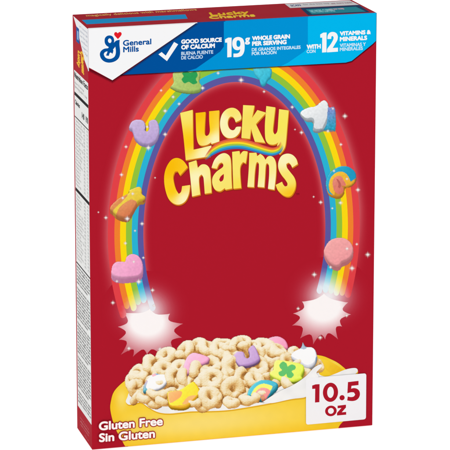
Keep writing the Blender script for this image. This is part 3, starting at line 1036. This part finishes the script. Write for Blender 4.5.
def build_cereal():
    rng = random.Random(21)
    def base(x, y):                                        # the heap leans back: lower on the print is nearer
        return (y - 345) * 1.05 - 0.0022 * (x - 225) ** 2
    floor = lambda X, Y: base(X, -Y) - 9.0
    prims, names, paint = [], [], {}
    # loops one can tell apart on the print: x, y, major, minor, tilt, turn, lift
    L = [(212, 380, 8.2, 5.0, 16, 120, 6), (232, 389, 8.2, 4.9, 22, -20, 8), (209, 397.6, 7.6, 4.7, 22, 60, 7), (232.5, 368, 8.0, 4.7, 30, 40, 2), (211, 366.5, 7.6, 4.6, 46, 95, 1),
         (220, 352, 8.2, 4.6, 55, 60, 0), (234, 358, 8.0, 4.4, 66, 80, 0), (271, 357, 8.6, 5.0, 42, 75, 0), (262, 347, 7.6, 4.3, 58, 95, -2), (278, 353, 7.2, 4.4, 62, 50, -2), (222, 345, 7.0, 4.0, 66, 100, -3),
         (166, 357, 7.6, 4.5, 56, 130, 0), (139, 374, 6.4, 4.5, 40, 120, 0), (151, 366, 7.0, 4.3, 55, 20, 0), (243, 343, 6.6, 3.8, 60, 80, -3), (197, 346, 6.4, 3.9, 62, 120, -2), (208, 349, 7.4, 4.1, 58, 60, -2),
         (158, 394, 8.2, 4.0, 78, 84, 6), (165, 400.6, 7.6, 3.9, 74, 80, 7), (249, 399, 7.0, 4.2, 74, 96, 6), (231, 402.6, 5.2, 3.8, 70, 90, 7), (192, 402.2, 6.0, 3.8, 72, 90, 5), (186, 379, 6.8, 4.4, 50, 30, 2),
         (197, 372, 6.8, 4.4, 62, 10, 2), (240, 378, 6.6, 4.3, 60, -10, 2), (254, 381, 6.8, 4.5, 48, 60, 3), (259, 370, 7.0, 4.5, 52, 110, 1), (286, 363, 6.4, 4.3, 50, 30, 0), (301, 372, 6.4, 4.0, 55, 70, 2),
         (309, 364, 6.2, 3.9, 56, 120, 0), (296, 355, 6.0, 3.9, 60, 70, -1), (135, 388, 5.4, 4.2, 50, 10, 2), (290, 384, 6.8, 3.8, 66, 60, 4), (318, 366, 4.2, 3.2, 50, 40, 1), (164, 370, 6.6, 4.4, 42, 70, -1), (145, 398, 5.4, 3.8, 70, 84, 4), (173, 379, 6.8, 4.5, 55, 20, 0), (180, 368, 6.4, 4.3, 50, 110, -2), (185, 352, 7.0, 4.3, 60, 150, -1)]
    for k, (x, y, a, b, ti, tu, up) in enumerate(L):
        prims.append(Loop(x, y, base(x, y) + up, a, b, ti, tu, k * 1.9 + 0.7))
    # the rest of the heap between them
    spots = [(x, y) for x, y, *_ in L] + [(150, 383), (158, 380), (178, 395), (190, 392), (194, 360), (203, 356), (250, 358), (243, 361), (282, 368), (294, 372), (262, 388), (270, 388), (303, 360)]
    heap = rounded([(133, 398), (133, 386), (135, 375), (142, 369), (152, 362.5), (167, 355), (184, 350), (197, 346.5), (214, 345), (232, 344), (250, 345), (268, 347), (284, 350), (300, 354), (310, 359), (317, 365), (310, 371), (304, 378), (284, 386), (272, 393), (258, 399), (232, 403), (205, 405), (180, 404), (158, 403), (144, 399)], 80)
    tries = 0
    while len(prims) < 78 and tries < 6000:
        tries += 1
        x, y = rng.uniform(130, 320), rng.uniform(344, 406)
        if inside((x, y), [heap]) and min(math.hypot(x - u, (y - v) * 1.25) for u, v in spots) > 7.6:
            spots.append((x, y))
            a = rng.uniform(5.2, 6.8)
            prims.append(Loop(x, y, base(x, y) - rng.uniform(1.0, 4.5), a, a * rng.uniform(0.60, 0.70), rng.uniform(25, 80), rng.uniform(0, 360), tries * 0.37))
    names += ['cereal_piece'] * len(prims)

    def mm_(label, side, edge, top, topfn, extras=(), layer=0, corner=95, up=13.0, whole=False):
        if whole:
            extras = [(top, topfn)] + list(extras)
            top, topfn, side = side, edge, None
        pts = rounded(top, corner, 4)
        ys = [p[1] for p in pts]
        xs = [p[0] for p in pts]
        drop = max(2.2, max(p[1] for p in side) - max(ys)) if side else 2.2
        lean = 0.62
        z = base(sum(xs) / len(xs), sum(ys) / len(ys)) + up
        sl = Slab(pts, z, drop / lean + 2, lean, len(label) * 0.9, 1.9, 0.8)
        paint[len(prims)] = (label, topfn, edge, [(rounded(p, 100, 4), c) for p, c in extras], z, drop / lean + 2, lean, 0.8, -sl.c[1])
        prims.append(sl)
        names.append('marshmallow_picture')
    e = lambda p: T(170, 330, 5.625, p)
    mm_('pink star marshmallow in the bowl', e([(70, 240), (66, 228), (92, 150), (128, 124), (156, 128), (188, 136), (222, 152), (214, 182), (190, 196), (128, 230), (92, 266)]), (202, 118, 158),
        e([(72, 222), (94, 152), (128, 126), (158, 130), (188, 138), (220, 154), (212, 176), (186, 190), (140, 205), (112, 238), (88, 244)]), soft((240, 176, 206), (226, 146, 186), 185, 352, 205, 368, 0.04))
    e = lambda p: T(225, 335, 7.5, p)
    mm_('lilac horseshoe marshmallow in the bowl', e([(46, 176), (62, 150), (84, 126), (112, 118), (146, 124), (160, 116), (180, 90), (212, 72), (236, 100), (256, 150), (266, 190), (244, 226), (190, 248), (140, 252), (112, 240), (88, 222)]), soft((150, 104, 160), (134, 88, 146), 235, 360, 250, 368, 0.04),
        e([(48, 172), (62, 150), (84, 126), (112, 120), (140, 128), (150, 160), (166, 172), (182, 160), (180, 130), (172, 108), (186, 88), (212, 74), (234, 102), (254, 150), (262, 178), (232, 206), (180, 224), (130, 232), (104, 222), (74, 190)]), soft((194, 158, 206), (170, 130, 186), 235, 350, 255, 366, 0.03))
    e = lambda p: T(230, 330, 5.625, p)
    mm_('yellow green marshmallow with a clover in the bowl', e([(220, 258), (222, 232), (240, 222), (246, 180), (270, 164), (352, 176), (412, 192), (420, 226), (408, 262), (412, 286), (340, 318), (300, 306), (240, 282)]), soft((176, 196, 36), (160, 180, 30), 275, 375, 300, 384, 0.04),
        e([(222, 246), (226, 232), (242, 222), (248, 182), (270, 166), (350, 178), (408, 194), (416, 224), (402, 256), (404, 276), (340, 292), (290, 284), (244, 264)]), soft((226, 236, 100), (204, 222, 62), 274, 360, 302, 380, 0.04),
        [(e([(278, 196), (296, 180), (316, 190), (322, 208), (344, 196), (366, 204), (366, 222), (346, 234), (358, 254), (342, 272), (322, 266), (316, 248), (298, 262), (278, 258), (272, 240), (292, 228), (280, 214)]), (66, 168, 76))])
    mm_('rainbow marshmallow in the bowl', e([(98, 366), (106, 330), (140, 296), (186, 278), (236, 284), (268, 302), (262, 330), (230, 360), (190, 396), (120, 372)]), (40, 140, 160),
        e([(98, 362), (106, 330), (140, 298), (186, 280), (236, 286), (266, 304), (236, 320), (206, 306), (176, 306), (140, 326), (116, 366)]), soft((58, 182, 202), (40, 160, 186), 250, 382, 275, 390, 0.04),
        [(e([(116, 366), (140, 326), (176, 305), (208, 306), (238, 320), (224, 346), (206, 330), (178, 326), (152, 340), (134, 372)]), (250, 226, 84)),
         (e([(132, 372), (152, 340), (178, 326), (206, 330), (226, 346), (216, 366), (200, 394), (190, 372), (176, 368), (166, 384)]), soft((240, 150, 140), (226, 120, 120), 255, 390, 266, 398, 0.04)),
         (e([(176, 394), (174, 374), (186, 368), (196, 380), (194, 396)]), (196, 120, 84)),
         (e([(256, 366), (262, 340), (284, 318), (292, 330), (290, 362)]), (46, 170, 190))], whole=True)
    e = lambda p: T(110, 350, 5.625, p)
    mm_('white unicorn marshmallow in the bowl', e([(178, 238), (176, 200), (200, 160), (230, 130), (254, 94), (280, 104), (288, 130), (330, 132), (334, 170), (304, 220), (262, 240), (214, 240)]), (200, 200, 206),
        e([(188, 230), (190, 196), (210, 162), (236, 136), (258, 128), (290, 134), (324, 136), (326, 166), (294, 206), (250, 222), (212, 230)]), soft((250, 250, 252), (226, 226, 232), 148, 372, 164, 390, 0.02),
        [(e([(240, 130), (252, 96), (274, 98), (286, 128), (264, 140)]), soft((80, 176, 206), (110, 150, 200), 154, 367, 160, 374, 0.1)),
         (e([(180, 236), (178, 198), (204, 164), (212, 178), (202, 208), (216, 226), (208, 238)]), soft((206, 150, 176), (60, 170, 190), 143, 380, 146, 392, 0.1)),
         (e([(234, 132), (250, 128), (262, 142), (240, 150)]), (224, 160, 178))])
    mm_('yellow and orange bottle marshmallow in the bowl', e([(322, 250), (330, 232), (390, 222), (420, 204), (450, 184), (474, 178), (508, 236), (474, 282), (430, 322), (370, 324), (334, 310)]), (214, 160, 30),
        e([(324, 248), (332, 234), (390, 224), (420, 206), (450, 186), (472, 180), (504, 234), (468, 270), (430, 304), (370, 312), (336, 304)]), soft((252, 222, 40), (244, 200, 24), 175, 390, 190, 400, 0.03),
        [(e([(326, 250), (334, 238), (380, 230), (404, 236), (398, 262), (370, 284), (340, 298), (330, 280)]), soft((244, 168, 88), (232, 140, 70), 170, 392, 180, 400, 0.03)),
         (e([(404, 304), (440, 262), (486, 256), (470, 274), (430, 304)]), (240, 160, 80))], whole=True, up=17.0)
    e = lambda p: T(280, 330, 4.5, p)
    mm_('white unicorn marshmallow at the right of the bowl', e([(48, 122), (60, 96), (92, 80), (102, 54), (116, 74), (140, 76), (158, 90), (166, 126), (150, 160), (118, 170), (84, 146)]), (198, 200, 208),
        e([(50, 116), (62, 98), (94, 82), (140, 78), (156, 92), (162, 122), (146, 150), (118, 158), (86, 138)]), soft((246, 246, 250), (222, 222, 230), 295, 350, 312, 364, 0.02),
        [(e([(88, 84), (104, 54), (118, 76), (116, 86), (102, 88)]), (140, 160, 180)), (e([(160, 126), (172, 118), (186, 138), (178, 152), (160, 150)]), (130, 164, 190)), (e([(150, 160), (170, 148), (180, 156), (164, 172)]), (160, 190, 206))], whole=True)
    e = lambda p: T(230, 330, 5.625, p)
    mm_('pink round marshmallow behind the cereal heap', None, None, e([(200, 60), (226, 40), (268, 34), (306, 52), (324, 84), (318, 106), (260, 104), (216, 84)]), soft((240, 158, 186), (226, 130, 166), 270, 336, 285, 348, 0.03), up=-6.0)


    def tone(R_, xy):
        x, y = xy[:, 0], xy[:, 1]
        grain = 0.10 * wob(x * 2.3, y * 2.3, x * 1.1, 0.3) + 0.08 * wob(x * 5.1, y * 4.7, y * 2.2, 1.3) + 0.10 * wob(x * 0.31, y * 0.35, x * 0.2, 2.0)
        v = -0.56 + R_['ao'] * (0.74 + 0.20 * R_['n'][:, 1]) + 1.0 * R_['sh'] * R_['ndl'] + 1.15 * grain
        col = np.array([ramp(k) for k in v])
        for i, (label, topfn, edge, ex, z, th, lean, tilt, yc) in paint.items():
            m = (R_['who'] == i) & R_['hit']
            sub = {k: R_[k][m] for k in R_}
            col[m] = slab_tone(sub, xy[m], topfn, edge, ex, z, th, lean, tilt, yc)
        return col
    # shaded depth between the pieces, then the pieces themselves
    art('cereal_shadow', outline_shift(heap, 0, 0, -1.0), 56, (176, 118, 56), FP)
    made = relief_art(prims, (124, 334, 332, 414), 0.42, tone, names, 60, floor)
    for i, (label, *_) in paint.items():
        if made[i]:
            made[i]['label'] = label


build_cereal()
# a thin sheet of milk laps over the front pieces
art('milk_splash', rounded([(262, 402.4), (270, 397.0), (279, 391.5), (289, 387.0), (298, 382.0), (306.5, 375.5), (313.5, 368), (320, 364.6), (321.4, 366.8), (316, 373), (318, 378), (310, 394), (304.8, 397.2), (290, 399.5), (272, 403.2)], 125, 6), 150,
    lambda x, y: mix((226, 226, 229), (250, 249, 247), 0.75 + 0.5 * nz(x, y, 0.10, 4)), FP, step=1.6)


# ------------------------------------------------------------------ weight label and gluten line
def build_label():
    q = [(305.6, 378.4), (366, 373.6), (365.6, 419.6), (305.6, 425)]
    pts = []
    for i in range(4):
        p, a, b = q[i], q[i - 1], q[(i + 1) % 4]
        la, lb = math.dist(p, a), math.dist(p, b)
        s, e_ = mix(p, a, 2.6 / la), mix(p, b, 2.6 / lb)
        for k in range(7):
            u = k / 6
            pts.append(tuple(s[j] * (1 - u) ** 2 + p[j] * 2 * u * (1 - u) + e_[j] * u * u for j in (0, 1)))
    art('weight_label', pts, 153, (247, 246, 248), FP)
    e = lambda pts: T(300, 360, 5, pts)

    def oval(cx, cy, rx, ry):
        return [(cx + rx * math.cos(t), cy + ry * math.sin(t) - 0.04 * rx * math.cos(t)) for t in np.linspace(0, 2 * math.pi, 40)[:-1]]
    ps = [art('n', e([(59, 129), (76, 123), (96, 122), (95, 212), (73, 214), (74, 145), (59, 146)]), 155, RED, FP),
          art('n', [e(oval(150.5, 163, 38, 48)), e(oval(150.5, 163, 16.5, 28))], 155, RED, FP),
          art('n', e(oval(208.5, 190, 13, 13)), 155, RED, FP),
          art('n', rounded(e([(238, 112), (291, 106), (291, 127), (256, 131), (254, 145), (268, 142), (284, 146), (295, 157), (298, 174), (292, 191), (278, 203), (258, 207), (234, 204), (237, 184), (252, 187), (267, 184), (274, 174), (268, 164), (254, 163), (235, 168)]), 50), 155, RED, FP)]
    merge('weight_lettering', ps, FP)
    ps = [art('n', [e(oval(152.5, 256, 29, 26.5)), e(oval(152.5, 256, 14.5, 14.5))], 155, RED, FP),
          art('n', e([(186, 230), (228, 225), (228, 239), (207, 263), (229, 261), (229, 275), (183, 279), (183, 266), (205, 241), (186, 243)]), 155, RED, FP)]
    merge('weight_lettering', ps, FP)
    text('gluten_lettering', 'Gluten Free', (99.0, 430.3), (162.7, 425.2), (99.0, 421.6), 158, (255, 252, 250), FP, 0.44, rim=0.85, rimcol=(166, 26, 40))
    text('gluten_lettering', 'Sin Gluten', (99.2, 441.9), (154.9, 437.6), (99.2, 433.2), 158, (255, 252, 250), FP, 0.44, rim=0.85, rimcol=(166, 26, 40))


build_label()


# ------------------------------------------------------------------ printed side panel
def side_y(x, y_front):
    """height of a level line on the side face: y_front where it meets the front fold"""
    k = (y_front - 28.4) / 421.3
    slope = (13.1 + (21.9 - 13.1) * k) / 15.2
    return y_front - (88 + 4.6 * k - x) * slope


def level(yf, thick, x0, x1):
    k = (yf - 28.4) / 421.3
    xl, xr = 72.7 + 4.5 * k, 87.8 + 4.7 * k
    a, b = xl + (xr - xl) * x0, xl + (xr - xl) * x1
    return [(a, side_y(a, yf)), (b, side_y(b, yf)), (b, side_y(b, yf + thick)), (a, side_y(a, yf + thick))]


def build_side():
    art('side_corner', [(73.6, 16.6), (89, 28.4), (89, 69.6), (84.5, 59), (80.5, 42), (77, 28)], 2, (240, 240, 242), SP, face='side')
    # nutrition table: white sheet from below the title to the foot of the panel
    k0, k1 = 81.8, 424.5
    xl = lambda k, f: (72.7 + 4.5 * k) + 15.2 * f
    ka, kb = (k0 - 28.4) / 421.3, (k1 - 28.4) / 421.3
    sheet = [(xl(ka, .07), side_y(xl(ka, .07), k0)), (xl(ka, .985), side_y(xl(ka, .985), k0)), (xl(kb, .985), side_y(xl(kb, .985), k1)), (xl(kb, .07), side_y(xl(kb, .07), k1))]
    art('nutrition_table', sheet, 2, (238, 238, 236), SP, face='side')
    ps, rng = [], random.Random(12)
    K = (28, 26, 28)
    for yf, th in ((103.2, 3.4), (127.2, 1.1), (199.0, 3.4), (274.4, 1.4)):
        art('table_rule', level(yf, th, .08, .985), 4, K, SP, face='side')
    text('table_heading', 'Nutrition Facts', (74.6, side_y(74.6, 88.9)), (88.0, side_y(88.0, 88.9)), (74.6, side_y(74.6, 83.4)), 4, (60, 58, 60), SP, 0.15, face='side')
    words = ['Total Fat 1.5g', 'Saturated Fat 0g', 'Trans Fat 0g', 'Cholesterol 0mg', 'Sodium 230mg', 'Carbohydrate 30g', 'Fiber 2g', 'Total Sugars 12g', 'Protein 3g', 'Vitamin D 4mcg', 'Calcium 130mg', 'Iron 3.6mg', 'Potassium 80mg', 'Vitamin A', 'Vitamin C', 'Thiamin', 'Riboflavin', 'Niacin', 'Vitamin B6', 'Folate', 'Vitamin B12', 'Phosphorus', 'Magnesium', 'Zinc']

    def line(yf, h, s, x0, x1, c, b=0.0):
        k = (yf - 28.4) / 421.3
        a, e_ = xl(k, x0), xl(k, x1)
        return text('t', s, (a, side_y(a, yf)), (e_, side_y(e_, yf)), (a, side_y(a, yf - h)), 4, c, SP, b * 6, face='side')
    ts = [line(94.6, 2.2, 'about 10 servings', .1, .7, (110, 110, 110)), line(98.6, 2.6, 'Serving size 1 cup', .1, .9, (90, 90, 90)), line(115, 4.5, 'Calories', .10, .42, (60, 60, 60), .02),
          line(122.5, 6.0, '140', .54, .71, (70, 70, 70), .02), line(122.5, 6.0, '190', .79, .95, (90, 90, 90), .02)]
    y = 132.0
    i = 0
    while y < 273:
        if not 196 < y < 205:
            w = words[i % len(words)]
            ts.append(line(y, 2.2, w, .11, .20 + 0.025 * len(w), (128, 128, 128)))
            ts.append(line(y, 2.2, '%d%%' % rng.choice([2, 4, 10, 20, 6]), .64, .74, (120, 120, 120)))
            ts.append(line(y, 2.2, '%d%%' % rng.choice([2, 4, 10, 20, 6]), .84, .94, (140, 140, 140)))
            i += 1
        y += 3.55
    txt = ['Ingredients: whole grain oats, sugar,', 'corn starch, modified corn starch,', 'corn syrup, dextrose, salt, gelatin,', 'trisodium phosphate, natural and', 'artificial flavor, color added, vitamin E', 'added to preserve freshness', 'Vitamins and minerals: calcium', 'carbonate, zinc and iron, vitamin C,', 'a B vitamin, vitamin B6, vitamin A', 'palmitate, vitamin B1, folic acid']
    y = 279.5
    i = 0
    while y < 421:
        s = txt[i % len(txt)]
        ts.append(line(y, 2.4, s, .10, min(.96, .96 if len(s) > 28 else .8), (112, 112, 112), 0.008))
        y += 3.3 if i % 10 != 5 else 6.0
        i += 1
    merge('table_lettering', ts, SP)
    # blue emblem column and small grey lines in the white corner
    art('side_emblem', [(76.4, 26.4), (79.2, 29.2), (79.6, 44.0), (76.4, 41.0)], 4, (24, 84, 160), SP, face='side')
    art('side_emblem', [(77.2, 30.4), (78.6, 31.8), (78.8, 40.4), (77.4, 39.0)], 5, (150, 186, 220), SP, face='side')
    gs = []
    for k, (yf, x0, x1) in enumerate([(34.4, .45, .96), (38.6, .47, .96), (43, .5, .96), (47.4, .56, .96), (52, .62, .96), (56.4, .72, .96)]):
        gs.append(line(yf, 2.0, ['per 1 cup serving', 'calories 140', 'sat fat 0g', 'sodium', 'sugars', '12g'][k], x0, x1, (140, 152, 172)))
    merge('side_lettering', gs, SP)
    # the title again, small and turned to run down the side
    ts = []
    for s, bl, br, tl in (('Lucky', (78.0, 50.2), (78.2, 65.0), (80.4, 52.2)), ('Charms', (80.6, 49.8), (82.4, 71.0), (83.4, 53.6))):
        ts.append(text('t', s, bl, br, tl, 4, (246, 190, 50), SP, 0.3, face='side'))
    merge('side_title', ts, SP)
    ts = [line(434.2, 1.7, 'best if used by', .22, .80, (206, 120, 128)), line(437.6, 1.7, 'please recycle box', .24, .82, (224, 160, 164)), line(441.0, 1.7, 'made in the U.S.A.', .24, .80, (214, 140, 146)), line(446.4, 1.6, '10.5 oz', .52, .78, (206, 120, 128))]
    merge('side_small_print', ts, SP)


build_side()


# ------------------------------------------------------------------ printed top flap
def build_top():
    art('top_stripe', [(81.9, 20.5), (185.5, 14.6), (187.9, 18.7), (86.9, 24.6)], 2, (16, 150, 212), TP, face='top')
    text('top_lettering', 'magically delicious with marshmallows', (87.0, 17.2), (197.5, 10.7), (85.2, 15.5), 2, (232, 176, 96), TP, 0.1, face='top')
    ts = [text('t', 'Lucky', (211.2, 16.0), (250.0, 13.8), (209.0, 12.7), 3, (246, 196, 40), TP, 0.35, face='top'),
          text('t', 'Charms', (210.4, 19.0), (256.0, 16.4), (208.4, 16.0), 3, (248, 206, 60), TP, 0.35, face='top')]
    merge('top_title', ts, TP)
    art('coupon_panel', [(284.9, 4.1), (349.8, 0.5), (359.5, 4.6), (290.4, 8.0)], 2, (222, 220, 222), TP, face='top')
    art('coupon_band', [(300.4, 7.9), (359.2, 4.7), (370.5, 11.6), (308.8, 15.2)], 2, (14, 58, 98), TP, face='top')
    art('coupon_field', [(306.0, 9.2), (356.2, 6.4), (366.4, 11.0), (312.4, 13.8)], 3, (20, 140, 156), TP, face='top')
    ts = [text('t', 'SCAN', (291.6, 6.6), (301.4, 6.0), (290.2, 4.9), 4, (40, 66, 130), TP, 0.08, face='top'),
          text('t', 'for the box top', (304, 5.2), (330, 3.8), (302.6, 4.0), 4, (170, 168, 172), TP, 0.08, face='top'),
          text('t', 'see more inside', (332, 4.2), (353, 3.1), (330, 2.6), 4, (176, 150, 156), TP, 0.08, face='top'),
          text('t', 'NO MORE CLIPPING', (312.6, 12.4), (336, 11.1), (309.2, 9.9), 4, (150, 214, 222), TP, 0.08, face='top'),
          text('t', 'scan your receipt', (330, 9.6), (345, 8.8), (328, 8.2), 4, (226, 176, 190), TP, 0.08, face='top')]
    merge('coupon_lettering', ts, TP)


build_top()
